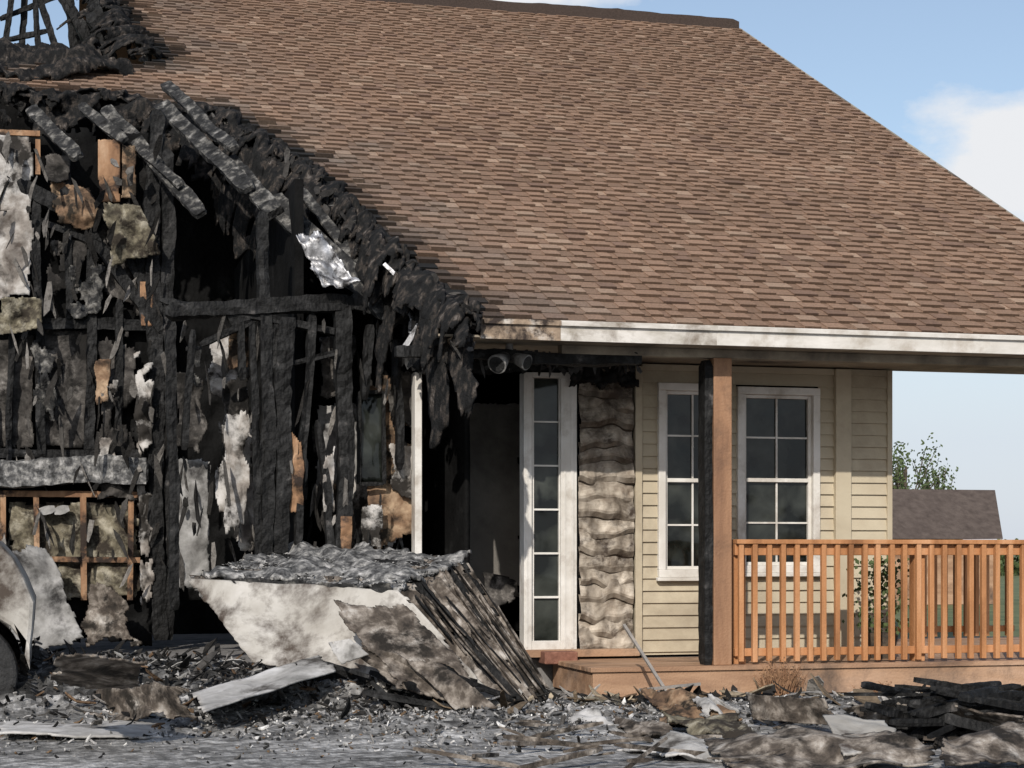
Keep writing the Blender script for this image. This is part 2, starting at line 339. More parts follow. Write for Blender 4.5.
SH=[(-40,130,33,215,-.06,'drywall',.08,0,.03),(-40,205,34,302,-.08,'drywall',.10,0,.04),(48,175,100,234,-.10,'tan',.25,0,.12),(-5,295,50,338,-.18,'insul',.2,0,.12),(40,150,75,185,-.1,'drywall_dk',.25,0,.08),
 (95,330,138,478,-.03,'drywall_dk',.2,.4,.06),(-10,335,34,450,.05,'drywall_dk',.06,0,.04),(5,500,140,600,.02,'insul',.06,0,.08),(60,215,150,320,.02,'drywall_dk',.2,.35,.05),(45,235,90,300,-.02,'drywall_dk',.25,.3,.06),
 (96,470,140,500,-.1,'drywall_dk',.2,0,.1),(-10,560,60,640,-.05,'drywall_dk',.1,.4,.08),(30,340,60,440,-.1,'ashchar',.3,.2,.08),(60,255,110,330,-.08,'ashchar',.35,.2,.08),(94,355,112,415,-.12,'tan',.25,.3,.05),(98,380,118,470,-.14,'drywall',.3,.2,.05)]
for (x0,y0,x1,y1,dv,m,rg,h,am) in SH: sheet('plasterboard_remnant',PQ(x0,y0,x1,y1,VL+dv),M[m],house,24,30,am,rg,.015,3.5,hole=h)
sheet('hanging_insulation',[P(98,198,VL-.25),P(140,205,VL-.25),P(172,258,VL-.4),P(112,262,VL-.3)],M['insul'],house,26,22,.10,.12,.03,3,curl=.15)
sheet('plasterboard_remnant',[P(132,335,VL-.1),P(156,325,VL-.1),P(155,640,VL-.1),P(140,640,VL-.1)],M['drywall'],house,12,80,.08,.3,.02,4,hole=.35)
sheet('plasterboard_remnant',[P(0,540,VL-.35),P(45,545,VL-.35),P(100,650,VL-.6),P(10,655,VL-.6)],M['sheetg'],house,30,30,.10,.2,.02,2.2)
sheet('plasterboard_remnant',[P(75,570,VL-.35),P(115,580,VL-.35),P(150,650,VL-.6),P(80,655,VL-.6)],M['layer'],house,26,26,.1,.25,.02,2.5)
# --- middle burnt framing
VM=1.05
sheet('smoked_wall',PQ(160,310,425,600,3.2),M['deepchar'],house,50,50,.1,.02,.03,3)
for (x0,y0,x1,y1,v,m,rg,h) in [(172,368,208,455,2.0,'drywall_dk',.2,0),(170,450,212,600,2.2,'sheetg',.12,0),(205,330,252,400,1.7,'drywall',.25,.4),(218,365,252,470,1.6,'drywall_dk',.25,0),(212,400,262,560,1.5,'drywall',.22,.35),(222,380,250,555,1.25,'drywall',.25,.4),(310,420,350,520,1.7,'drywall_dk',.2,.3),(335,465,398,555,1.5,'drywall',.16,.4),
    (318,335,356,400,1.3,'drywall_dk',.2,0),(228,325,250,372,1.2,'tan',.2,0),(366,375,418,556,1.2,'tan',.12,.5),(330,470,356,555,1.1,'tan',.3,0),(388,440,416,500,1.15,'drywall',.25,0),(278,430,308,525,1.7,'drywall_dk',.25,0),(315,395,360,500,1.6,'sheetg',.1,0),(388,360,418,440,1.15,'drywall_dk',.2,0),(183,340,203,420,1.3,'ashchar',.3,.2),(290,420,304,520,.97,'wood',.2,0),(340,515,352,556,.94,'wood',.1,0),(322,440,336,520,1.0,'drywall',.25,0),(365,420,392,500,1.3,'drywall',.2,.3),(360,500,385,555,1.05,'drywall',.2,0)]:
    sheet('plasterboard_remnant',PQ(x0,y0,x1,y1,v),M[m],house,22,36,.06,rg,.015,3.5,hole=h)
b=B()
for (x0,y0,x1,y1,w,t) in [(165,314,352,305,.11,.13),(263,212,269,560,.085,.10),(287,318,282,560,.12,.12),(312,312,298,545,.06,.1),(342,296,345,560,.12,.13),(350,300,530,352,.12,.12),(240,310,244,380,.05,.08),(369,325,364,400,.06,.1),
   (396,340,400,470,.06,.1),(160,300,340,332,.05,.1),(277,322,258,500,.05,.08),(318,420,332,560,.05,.1),(404,330,640,356,.10,.12),(352,300,470,330,.12,.1),(233,300,244,330,.13,.1),(170,330,176,610,.07,.1),(193,330,184,450,.05,.08),(253,320,258,560,.05,.06),(200,345,255,320,.05,.06),(262,370,345,350,.04,.06)]:
    b.beam(P(x0,y0,VM-.02),P(x1,y1,VM-.02),w,t,.40)
b.end('charred_studs',M['char'],house)
b=B()
for (x0,y0,v0,x1,y1,v1,w) in [(30,108,3.2,78,158,2.4,.11),(105,108,3.6,202,214,2.2,.12),(160,105,3.4,250,190,1.8,.13),(225,160,2.4,278,212,1.6,.15),(270,200,1.8,400,322,.8,.17),(300,190,2,385,300,.9,.08),(380,262,1.2,440,330,.5,.08),(140,150,3,180,185,2.4,.07),(165,85,3.8,235,150,2.2,.10),(80,105,3.4,125,140,2.9,.09)]:
    b.beam(P(x0,y0,v0),P(x1,y1,v1),w,w*.5,.26)
b.end('fallen_rafters',M['ashchar'],house)
sheet('warped_flashing',[P(292,238,1.0),P(320,228,1.0),P(368,285,.7),P(318,282,.7)],M['metal'],house,26,18,.16,.2,.006,4)
sheet('warped_flashing',[P(402,290,.5),P(426,285,.5),P(422,350,.4),P(404,352,.4)],M['metal'],house,16,24,.16,.3,.006,4)
b=B(); b.beam(P(384,264,.6),P(410,288,.5),.03,.02,.3); b.beam(P(425,285,.4),P(470,330,.3),.035,.02,.3); b.beam(P(424,318,.3),P(402,352,.3),.04,.02,.3); b.end('bent_gutter_strip',M['metal'],house)
b=B()
for _ in range(150):
    x=U(165,420); y=U(320,600); v=U(.9,2.2); c=P(x,y,v); g=random.choice([.01,.02,.03,.06,.12,.22])
    d=Vector((U(-.25,.25),U(-.3,.3),-1)).normalized(); a=Vector((1,U(-.5,.5),0)).normalized(); b.flake(c,d*U(.05,.22),a*U(.008,.03),d.cross(a)*.005,(g,g*.93,g*.85))
for _ in range(120):
    x=U(-10,160); y=U(140,600); c=P(x,y,U(2.6,2.95)); g=random.choice([.01,.02,.03,.06,.12,.2])
    d=Vector((U(-.5,.5),U(-.3,.3),-1)).normalized(); a=Vector((1,U(-.5,.5),0)).normalized(); b.flake(c,d*U(.04,.2),a*U(.008,.04),d.cross(a)*.005,(g,g*.93,g*.85))
b.end('hanging_char_strips',M['debris'],house)
b=B(); 
for (x0,y0,x1,y1,w) in [(359,392,384,392,.03),(359,484,384,484,.03),(359,392,359,484,.03),(384,392,384,484,.03)]: b.beam(P(x0,y0,1.1),P(x1,y1,1.1),w,w,.25)
b.end('burnt_window_frame',M['char'],house)
sheet('burnt_window_pane',PQ(360,393,383,483,1.14),M['glass'],house,8,12,.01,0,.006,3)
sheet('charred_header',PQ(395,345,640,376,1.02),M['char'],house,60,14,.1,.2,.04,3)
sheet('charred_header',PQ(565,352,642,388,.92),M['char'],house,40,18,.12,.2,.05,5)
b=B()
for _ in range(200):
    x=U(400,640); c=P(x,U(342,370),U(.3,1)); g=random.choice([.01,.02,.04,.08]); d=Vector((U(-.6,.6),U(-.3,.3),-1)).normalized(); a=Vector((1,U(-.5,.5),0)).normalized()
    b.flake(c,d*U(.02,.10),a*U(.01,.04),d.cross(a)*.005,(g,g,g))
b.end('charred_soffit_scraps',M['debris'],house)
# --- door & sidelight (wall plane v=1)
VW=1.0
def pbox(bb,x0,y0,x1,y1,v,d):
    a=P(x0,y0,v); c=P(x1,y1,v); bb.box(a.x,c.x,v,v+d,c.z,a.z)
b=B()
pbox(b,415,372,422,654,VW-.03,.14)
pbox(b,524,372,532,651,VW-.03,.14); pbox(b,561,372,577,651,VW-.03,.14); pbox(b,532.05,372,560.95,378,VW-.025,.13); pbox(b,532.05,641,560.95,651,VW-.025,.13)
b.end('door_frame',M['trim'],house,.004)
b=B(); pbox(b,564,375,566,648,VW-.036,.006); pbox(b,571,375,574,648,VW-.038,.008); pbox(b,526,375,528,648,VW-.036,.006); b.end('door_frame_moulding',M['trim'],house,.002)
b=B()
for k in range(1,6):
    y=378+(641-378)*k/6; pbox(b,534.1,y-1,558.9,y+1,VW+.002,.02)
pbox(b,532.1,378.1,534,641,VW,.05); pbox(b,559,378.1,560.9,641,VW,.05)
b.end('sidelight_muntins',M['trim'],house)
b=B(); pbox(b,533,379,560,640,VW+.03,.006); b.end('sidelight_glass',M['glass'],house)
b=B(); pbox(b,415,652,640,656,VW-.12,.15); b.end('door_sill',M['cedar_h'],house,.004)
sheet('hall_plasterboard',PQ(466,400,520,600,1.9),M['hall'],house,16,40,.02,.03,.02,2)
sheet('burnt_front_door',[P(468,385,1.2),P(424,376,2.0),P(424,640,2.0),P(468,655,1.2)],M['deepchar'],house,16,30,.01,.02,.04,2)
sheet('fallen_board',[P(480,572,1.5),P(520,580,1.5),P(515,600,1.3),P(486,610,1.3)],M['drywall_dk'],house,10,10,.03,.1,.02,2)
b=B(); pbox(b,545,652,578,664,.75,.2); b.end('brick_step',mat('brick_red',[(.3,(.14,.06,.04)),(.7,(.27,.13,.09))],20,6,.9,.4,50),house,.01)
# --- melted siding
x0=P(578,400,VW).x; x1=P(632,400,VW).x; z0=.27; z1=P(600,362,VW).z
nu=52; zc=z0; c=0
b=B()
while zc<z1:
    step=U(.095,.19); sub=10; vs=[]
    for k in range(sub+1):
        for i in range(nu+1):
            a=i/nu; u=x0+(x1-x0)*a; t=k/sub
            sag=.085*N(u*2.6,c*3.7,2)+.05*N(u*7,c*5,5)
            amp=.020+.085*max(0,N(u*4.5,c*4.1,9)+.2)
            prof=math.sin(min(1,t*3.2)*math.pi/2)*(1-t)**.8
            z=zc+step*(t*1.45)+sag*(1-t*.6)-.02*(t<.15)
            vs.append((u+.015*N(z*8,u*4,3),VW-.005-amp*prof*1.3-.012*N(u*22,z*22)-.02*N(u*7,z*7,6),z))
    for k in range(sub):
        for i in range(nu):
            q=k*(nu+1)+i; t=k/sub
            s=.14+.86*min(1,t*4) if t<.25 else 1-.62*((t-.25)/.75)**1.5  # shade under the lips painted in: colour darkens at both course edges
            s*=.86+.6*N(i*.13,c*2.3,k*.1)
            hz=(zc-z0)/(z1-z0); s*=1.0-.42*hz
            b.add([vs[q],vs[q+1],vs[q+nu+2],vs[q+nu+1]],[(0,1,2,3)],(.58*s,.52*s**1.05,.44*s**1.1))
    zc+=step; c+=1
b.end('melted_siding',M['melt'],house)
b=B(); b.box(x0-.02,x1+.05,VW+.03,VW+.1,.25,z1); b.end('wall_backing',M['deepchar'],house)
# --- siding walls
def siding(bb,u0,u1,z0,z1,v,exp=.098):
    k=math.floor(z0/exp)*exp
    while k<z1:
        a=max(k,z0); c=min(k+exp,z1); fa=(a-k)/exp; fc=(c-k)/exp
        ya=v-.020*(1-fa); yc=v-.020*(1-fc)
        n=max(1,int((u1-u0)/.15)); 
        for i in range(n):
            p=u0+(u1-u0)*i/n; q=u0+(u1-u0)*(i+1)/n
            w=lambda u:.005*N(u*3,k*7,1)
            bb.add([(p,ya+w(p),a),(q,ya+w(q),a),(q,yc,c),(p,yc,c)],[(0,1,2,3)])
            bb.add([(p,v+.0,a+.0005),(q,v,a+.0005),(q,ya+w(q),a),(p,ya+w(p),a)],[(0,1,2,3)])
        k+=exp
ux=lambda px: P(px,450,VW).x
uz=lambda py,px=700: P(px,py,VW).z
b=B()
L0,L1=ux(657),ux(729); Q0,Q1=ux(736),ux(818); zt=uz(384); zb=uz(577); ZS=2.6
siding(b,ux(641),L0,.27,ZS,VW); siding(b,L1,Q0,zb,zt,VW)
siding(b,L0,Q1,.27,zb,VW); siding(b,L0,Q1,zt,ZS,VW); siding(b,Q1,ux(833),.27,ZS,VW)
siding(b,ux(848.5),ux(886),.27,ZS,VW)
b.end('lap_siding',M['siding'],house)
b=B(); b.box(ux(641),L0,VW+.02,VW+.1,.25,ZS); b.box(L0,Q1,VW+.02,VW+.1,.25,zb); b.box(L0,Q1,VW+.02,VW+.1,zt,ZS); b.box(L1,Q0,VW+.02,VW+.1,zb,zt); b.box(Q1,1.9,VW+.02,VW+.1,.25,ZS); b.end('wall_core',M['deepchar'],house)
b=B()
b.box(ux(634),ux(640.9),VW-.04,VW+.02,.27,ZS-.02)
b.box(ux(833),ux(848.4),VW-.06,VW+.02,.27,ZS-.004); b.box(ux(886),ux(891),VW-.03,VW+.03,.27,ZS-.004)
b.box(ux(641),ux(833),VW-.03,VW-.021,uz(372),ZS-.002)
b.end('corner_trim',M['siding'],house,.004)
b=B(); b.box(1.86,1.90,1.15,17.5,.1,ZS-.01); b.add([(1.9,1.15,ZS),(1.9,17.5,ZS),(1.9,VR,7.5)],[(0,1,2)]); b.end('gable_side_wall',M['siding'],house)
def window(u0,u1,zb,zt,cols,rows,name):
    b=B(); f=.06; v=VW-.05
    b.box(u0,u1,v,v+.12,zt-f,zt); b.box(u0,u1,v-.01,v+.12,zb,zb+f); b.box(u0,u0+f,v+.003,v+.12,zb+f,zt-f); b.box(u1-f,u1,v+.003,v+.12,zb+f,zt-f)
    b.box(u0-.02,u1+.02,v-.03,v+.02,zb-.03,zb-.001)
    i0,i1,j0,j1=u0+f,u1-f,zb+f,zt-f; g=.028; w=v+.045
    jm=(j0+j1)/2
    b.box(i0,i0+g,w,w+.06,j0,j1); b.box(i1-g,i1,w,w+.06,j0,j1); b.box(i0+g,i1-g,w+.002,w+.06,j1-g,j1); b.box(i0+g,i1-g,w+.002,w+.06,j0,j0+g); b.box(i0+g,i1-g,w-.006,w+.06,jm-.016,jm+.016)
    b.end(name+'_frame',M['trim'],house,.004)
    b=B(); m=.007
    for c in range(1,cols):
        x=i0+(i1-i0)*c/cols; b.box(x-m,x+m,w+.016,w+.03,j0+g,jm-.019); b.box(x-m,x+m,w+.016,w+.03,jm+.019,j1-g)
    for r in range(1,rows):
        if r*2==rows: continue
        z=j0+(j1-j0)*r/rows; b.box(i0+g,i1-g,w+.018,w+.032,z-m,z+m)
    b.end(name+'_muntins',M['trim'],house)
    b=B(); b.box(i0,i1,w+.034,w+.04,j0,j1); b.end(name+'_glass',M['glass'],house)
window(L0,L1,zb,zt,2,4,'window'); window(Q0,Q1,uz(573),uz(386),2,4,'window')
# --- fascia, soffit, porch beam, post
uf0=P(480,330,EV).x; uf1=P(560,330,EV).x; uf2=P(716,330,EV).x
b=B(); b.box(uf2,UE,EV-.02,EV,2.60,2.745); b.box(uf2,UE,EV-.045,EV-.0205,2.705,2.738); b.end('fascia_board',M['fascia'],house,.003)
b=B(); b.box(uf1,uf2-.001,EV-.02,EV,2.60,2.745); b.box(uf1,uf2-.001,EV-.045,EV-.0205,2.705,2.738); b.end('smoked_fascia_board',M['fascia_m'],house)
b=B(); b.box(uf0,uf1-.001,EV-.02,EV,2.60,2.745); b.box(uf0+.02,uf1-.001,EV-.043,EV-.0205,2.705,2.738); b.end('scorched_fascia_board',M['fascia_b'],house)
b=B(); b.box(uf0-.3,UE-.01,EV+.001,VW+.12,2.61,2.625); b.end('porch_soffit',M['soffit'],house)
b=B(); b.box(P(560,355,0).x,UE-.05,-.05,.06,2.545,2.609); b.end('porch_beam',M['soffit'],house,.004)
b=B(); b.beam(P(395,352,.0),P(640,359,.0),.08,.1,.4); b.end('charred_porch_beam',M['char'],house)
b=B(); pu0=P(714,450,-.07).x; pu1=P(732,450,-.07).x
b.box(pu0,pu1,-.07,.09,.25,2.544); b.end('porch_post',M['postw'],house,.006)
b=B(); b.beam((pu0-.034,.02,.25),(pu0-.034,.02,2.53),.062,.14,.12,50); b.end('charred_post_face',M['char'],house)
dk=empty('wood_deck')
ud0=P(592,680,-.08).x
b=B(); b.box(ud0,UE+.6,-.10,-.065,.03,.215); b.box(ud0,ud0+.035,-.064,.98,.03,.215); b.end('deck_fascia',M['cedar_h'],dk,.004)
b=B(); y=-.12
while y<.93:
    b.box(ud0-.02,UE+.6,y,y+.132,.2155,.25); y+=.138
y=.98
while y<3.4:
    b.box(1.95,UE+.6,y,y+.132,.2155,.25); y+=.138
b.end('deck_boards',M['cedar_h'],dk,.003)
rl=empty('porch_railing')
b=B(); ur0=P(734,540,0).x
b.box(ur0,UE+.5,-.07,.07,1.155,1.19); b.box(ur0,UE+.5,-.02,.02,1.07,1.1545); b.box(ur0,UE+.5,-.02,.02,.31,.37)
b.box(1.95,UE+.5,3.2,3.3,1.155,1.19); b.box(1.95,UE+.5,3.23,3.27,.31,.37); b.end('rails',M['cedar'],rl,.005)
b=B(); u=ur0+.02
while u<UE+.5:
    j=U(-.006,.006); k=U(-.004,.004); b.box(u+j,u+.038+j,-.06+k,-.0205,.27+k,1.154); u+=.112
u=2.0
while u<UE+.5:
    b.box(u,u+.038,3.19,3.2295,.27,1.154); u+=.112
b.end('balusters',M['cedar'],rl,.003)
b=B()
for px in (741,921): 
    x=P(px,600,0).x; b.box(x-.045,x+.045,.021,.11,.25,1.153)
b.end('newel_posts',M['cedar'],rl,.004)
fl=empty('security_floodlight')
def cyl(bb,p0,p1,r0,r1,n=20,col=(1,1,1),caps=True):
    p0,p1=Vector(p0),Vector(p1); d=(p1-p0).normalized(); a=d.cross(Vector((0,.1,1))).normalized(); c=d.cross(a)
    vs=[p0+(a*math.cos(t)+c*math.sin(t))*r0 for t in [2*math.pi*i/n for i in range(n)]]+[p1+(a*math.cos(t)+c*math.sin(t))*r1 for t in [2*math.pi*i/n for i in range(n)]]
    bb.add(vs,[(i,(i+1)%n,n+(i+1)%n,n+i) for i in range(n)]+[tuple(range(n))[::-1],tuple(range(n,2*n))],col)
c=P(510,358,-.1)
b=B(); cyl(b,c+Vector((.0,.10,.03)),c+Vector((-.10,-.01,-.05)),.035,.075); cyl(b,c+Vector((.04,.10,.02)),c+Vector((.13,.0,-.03)),.035,.06); cyl(b,c+Vector((.02,.10,.20)),c+Vector((.02,.10,.0)),.02,.035); b.end('lamp_shells',M['sheetg'],fl,.004)
b=B(); cyl(b,c+Vector((-.1001,-.0101,-.0501)),c+Vector((-.104,-.0145,-.053)),.062,.055); cyl(b,c+Vector((.1301,-.0001,-.0301)),c+Vector((.134,-.0045,-.032)),.05,.045); b.end('lamp_lenses',M['rubber'],fl)
# ================================================================ GROUND + RUBBLE
def Hf(u,v):
    h=.0
    def g(cu,cv,su,sv,a): return a*math.exp(-((u-cu)/su)**2-((v-cv)/sv)**2)
    h+=g(-4.5,-.5,1.3,.7,.36)+g(-7,.8,1.6,1.1,.30)+g(-3.0,-.9,1.0,.6,.16)+g(-8.5,1.5,1.8,1.1,.25)+g(-5.7,1.9,1.2,.8,.40)
    h+=g(1.6,-1.9,1.8,.6,.09)+g(-.6,-1.5,1.6,.6,.08)+g(2.9,-1.3,.9,.5,.16)+g(-3.4,.7,1.,.5,.2)+g(-2.4,-2.0,1.3,.5,.08)
    m=min(1,h*6)
    h+=(.05*fbm(u*2.2,v*2.2,1)+.03*fbm(u*7,v*7,4))*(.08+m)+.018*fbm(u*14,v*14,9,3)*(.25+m)
    return h
b=B(); U0,U1,V0,V1=-11.,6.,-5.2,2.9; S=.033; nx=int((U1-U0)/S); ny=int((V1-V0)/S)
vs=[];hs=[]
for j in range(ny+1):
    for i in range(nx+1):
        u=U0+S*i; v=V0+S*j; h=Hf(u,v); 
        if v>-.02 and u>ud0-.1: h=min(h,.0)
        hs.append(h); vs.append((u,v,h+.015))
fs=[];cols=[]
for j in range(ny):
    for i in range(nx):
        q=j*(nx+1)+i; fs.append((q,q+1,q+nx+2,q+nx+1))
        u=U0+S*i; v=V0+S*j; h=hs[q]; k=fbm(u*1.1,v*3.2,2)*.5+.5; f=fbm(u*9,v*14,7)
        clean=max(0,min(1,(-1.9-v)*1.1+.6*N(u*1.2,v*2,8)+(.2 if u<-2 else 0)))
        g=.08+.22*max(0,k-.15)+.10*f
        if h>.16 and u<-3.6: g=g*(.22+.8*max(0,f))
        g=g*(1-clean)+clean*(.22+.12*f+.24*(k-.5)); g=max(.015,g)
        cols.append((g,g*.985,g*.96))
b.v=vs;b.f=fs;b.c=cols; b.end('ash_covered_ground',M['field'])
def gm():
    m=bpy.data.materials.new('ground_soil_grass'); m.use_nodes=True; nt=m.node_tree;n=nt.nodes;l=nt.links;bs=n['Principled BSDF']; bs.inputs['Roughness'].default_value=.95
    tc=n.new('ShaderNodeTexCoord'); nz=n.new('ShaderNodeTexNoise'); nz.inputs['Scale'].default_value=1.2; nz.inputs['Detail'].default_value=8; l.new(tc.outputs['Object'],nz.inputs['Vector'])
    a=n.new('ShaderNodeValToRGB'); a.color_ramp.elements[0].position=.3; a.color_ramp.elements[0].color=(.12,.11,.10,1); a.color_ramp.elements[1].position=.7; a.color_ramp.elements[1].color=(.26,.25,.235,1)
    g=n.new('ShaderNodeValToRGB'); g.color_ramp.elements[0].position=.3; g.color_ramp.elements[0].color=(.06,.09,.03,1); g.color_ramp.elements[1].position=.7; g.color_ramp.elements[1].color=(.16,.17,.07,1)
    l.new(nz.outputs['Fac'],a.inputs['Fac']); l.new(nz.outputs['Fac'],g.inputs['Fac'])
    sx=n.new('ShaderNodeSeparateXYZ'); l.new(tc.outputs['Object'],sx.inputs[0]); mr=n.new('ShaderNodeMapRange'); mr.inputs['From Min'].default_value=3; mr.inputs['From Max'].default_value=5; l.new(sx.outputs['Y'],mr.inputs['Value'])
    mx=n.new('ShaderNodeMix'); mx.data_type='RGBA'; l.new(mr.outputs['Result'],mx.inputs['Factor']); l.new(a.outputs['Color'],mx.inputs['A']); l.new(g.outputs['Color'],mx.inputs['B']); l.new(mx.outputs['Result'],bs.inputs['Base Color'])
    bp=n.new('ShaderNodeBump'); bp.inputs['Strength'].default_value=.4; l.new(nz.outputs['Fac'],bp.inputs['Height']); l.new(bp.outputs['Normal'],bs.inputs['Normal']); return m
b=B(); b.add([(-700,-700,-.06),(700,-700,-.06),(700,700,-.06),(-700,700,-.06)],[(0,1,2,3)]); b.end('ground',gm())
def shards(name,n,region,szs,pal,flat=.5,lift=.02,lim=-.45,wr=(.15,.7)):
    b=B()
    for _ in range(n):
        u,v=region()
        if v>lim and u>ud0-.1: continue
        h=Hf(u,v)+.015
        L=U(*szs)*random.choice([.5,.7,1,1,1.8]); w=L*U(*wr); t=U(.002,.006)
        d=Vector((U(-1,1),U(-1,1),U(-flat,flat))).normalized(); a=d.cross(Vector((U(-flat,flat),U(-flat,flat),1))).normalized(); nn=d.cross(a)
        c=random.choice(pal); k=U(.6,1.3)
        b.flake(Vector((u,v,h+U(0,lift)+abs(d.z)*L*.4)),d*L,a*w,nn*t,tuple(x*k for x in c))
    return b.end(name,M['debris'])
PAL=[(.010,.010,.010)]*6+[(.025,.023,.021)]*4+[(.08,.075,.07),(.16,.15,.14),(.34,.33,.31),(.14,.09,.055)]
PALA=[(.02,.02,.02)]*3+[(.08,.078,.075)]*3+[(.18,.175,.168)]*3+[(.34,.33,.32)]*3+[(.52,.51,.49)]*2+[(.15,.10,.06)]
PALB=[(.02,.018,.016)]*3+[(.20,.15,.10),(.33,.27,.19),(.42,.39,.35),(.12,.09,.06),(.25,.24,.23)]
gs=lambda cu,cv,su,sv:(lambda:(random.gauss(cu,su),random.gauss(cv,sv)))
shards('rubble_pile',3400,lambda:random.choice([gs(-6.9,.6,1.4,.6),gs(-4.4,-.6,1.0,.4),gs(-3,-1.1,1.,.4),gs(-5.6,1.6,1.,.6),gs(-8,.0,1,.4)])(),(.015,.07),PAL,.7,.05,wr=(.06,.45))
shards('ash_fragments',6500,lambda:random.choice([(U(-7,2.2),-1.5+random.gauss(0,.5)),gs(-2.6,-1.6,1.1,.6)(),gs(-1.8,-1.9,1.2,.7)()]),(.004,.024),PALA,.6,.008)
shards('building_debris',480,lambda:random.choice([gs(1.5,-1.5,1.4,.45),gs(-.8,-1.1,.8,.4)])(),(.03,.13),PALB,.35,.04,-.28,(.08,.5))
# --- collapsed panel stack
st=empty('collapsed_wall_panels')
def PDp(px,py,D):
    dx,dy,dz=ray(px,py); return Vector((CX+dx*D,CY+dy*D,CZ+dz*D))
TL,TR,BR,BL=PDp(187,580,12.6),PDp(405,588,11.9),PDp(517,713,11.4),PDp(248,664,12.0)
back=PDp(472,562,13.0)-TR
nl=18
for k in range(nl):
    f=k/(nl-1); o=back*(f); j=lambda:Vector((U(-.04,.04),U(-.015,.015),U(-.02,.02)))
    sheet('front_panel' if k==0 else 'panel_layer',[TL+o*1.4+j(),TR+o+j(),BR+o*.55+j(),BL+o+j()],M['panel'] if k==0 else M['layer' if k%4 else 'char'],st,46,26,.05 if k==0 else .035,.02 if k==0 else .025,.018,1.0 if k==0 else 1.0)
b=B(); b2=B()
for k in range(26):
    f=(k+.5)/26; a=TR+back*f; c=BR+back*.55*f; q0=U(0,.5)
    (b if k%5 else b2).beam(a.lerp(c,q0)+Vector((U(-.03,.02),-.01,U(-.01,.02))),a.lerp(c,min(1.02,q0+U(.3,.8)))+Vector((U(-.02,.03),-.01,U(-.02,.02))),U(.006,.014),U(.02,.05),.5,40)
b.end('splintered_edges',M['layer'],st); b2.end('charred_edges',M['char'],st)
sheet('charred_edge',[BL+Vector((0,-.03,.10)),BR+Vector((-.05,-.04,.12)),BR+Vector((0,-.03,-.02)),BL+Vector((0,-.03,-.04))],M['char'],st,50,10,.03,.3,.012,2,hole=.1)
sheet('charred_edge',[TL+Vector((0.02,-.02,.03)),TR+Vector((0,-.02,.03)),TR+Vector((.03,-.025,-.05)),TL+Vector((.05,-.025,-.07))],M['ashchar'],st,60,8,.02,.3,.014,4)
sheet('scorched_skin',[TR+Vector((-.62,-.0,.0)),TR+Vector((0,-.02,.0)),BR+Vector((-.02,-.03,.03)),BR+Vector((-.8,-.03,.12))],M['layer'],st,40,40,.03,.18,.008,1.2,hole=.2)
sheet('ash_crust',[TL+back*1.4+Vector((0,0,.03)),TR+back+Vector((0,0,.04)),TR+Vector((0,0,.025)),TL+Vector((0.02,0,.0))],M['crust'],st,80,40,.09,.06,.03,3)
b=B()
for _ in range(1100):
    a,f=R(),R(); p=(TL*(1-a)+TR*a)+back*(1.4*(1-a)+a)*f+Vector((0,0,.01+U(0,.03)))
    d=Vector((U(-1,1),U(-1,1),U(-.2,.2))).normalized(); q=d.cross(Vector((0,.2,1))).normalized(); g=random.choice([.02,.04,.12,.26,.44]); b.flake(p,d*U(.004,.030),q*U(.003,.010),d.cross(q)*U(.001,.004),(g,g*.98,g*.95))
b.end('ash_flakes',M['debris'],st)
sheet('torn_strip',[PDp(335,640,11.6),PDp(395,650,11.4),PDp(480,712,11.2),PDp(400,690,11.3)],M['layer'],st,24,14,.08,.12,.015,2)
sheet('torn_strip',[PDp(400,655,11.35),PDp(440,660,11.3),PDp(500,712,11.1),PDp(455,712,11.1)],M['layer'],st,20,14,.08,.12,.015,2)
sheet('torn_plasterboard',[PDp(325,642,11.5),PDp(350,638,11.45),PDp(372,655,11.4),PDp(340,668,11.4)],M['pale'],st,14,10,.05,.15,.012,3)
b=B()
for _ in range(22):
    x=U(320,440); y=U(660,705); b.beam(PDp(x,y,U(11.3,11.9)),PDp(x+U(30,90),y+U(5,40),U(11.1,11.5)),U(.02,.05),.03,.4)
b.end('burnt_battens',M['char'],st)
def gsheet(name,pts,m,amp=.06,rag=.12,n=26,ns=3,thick=.012):
    return sheet(name,[PZ(px,py,z) for (px,py,z) in pts],M[m],None,n,n,amp,rag,thick,ns)
gsheet('fallen_board',[(192,693,.22),(322,655,.42),(340,668,.36),(200,715,.16)],'pale',.04,.06,ns=1.5)
gsheet('fallen_board',[(-20,720,.07),(172,716,.07),(178,736,.05),(-20,738,.05)],'pale',.03,.12,ns=1.5)
gsheet('buckled_sheet',[(40,676,.25),(190,690,.3),(200,722,.1),(70,715,.1)],'layer',.10,.12,ns=1.4)
gsheet('fallen_board',[(60,650,.6),(150,665,.5),(140,690,.3),(40,685,.35)],'layer',.06,.15,ns=1.5)
gsheet('insulation_scrap',[(565,698,.14),(625,694,.15),(640,712,.07),(570,718,.06)],'insul',.07,.2,ns=3)
gsheet('insulation_scrap',[(640,690,.19),(735,698,.19),(745,730,.05),(655,724,.06)],'tan',.12,.15,ns=2.4)
gsheet('insulation_scrap',[(655,712,.14),(740,716,.12),(760,742,.05),(690,738,.05)],'insul',.11,.15,ns=2.4)
gsheet('insulation_scrap',[(610,715,.08),(680,720,.1),(690,745,.03),(620,738,.03)],'layer',.09,.2,ns=2)
gsheet('crumpled_sheet',[(690,700,.16),(735,704,.18),(750,722,.08),(700,722,.08)],'pale',.12,.2,ns=3)
gsheet('crumpled_sheet',[(560,715,.06),(600,712,.09),(615,728,.04),(570,730,.04)],'pale',.08,.2,ns=3)
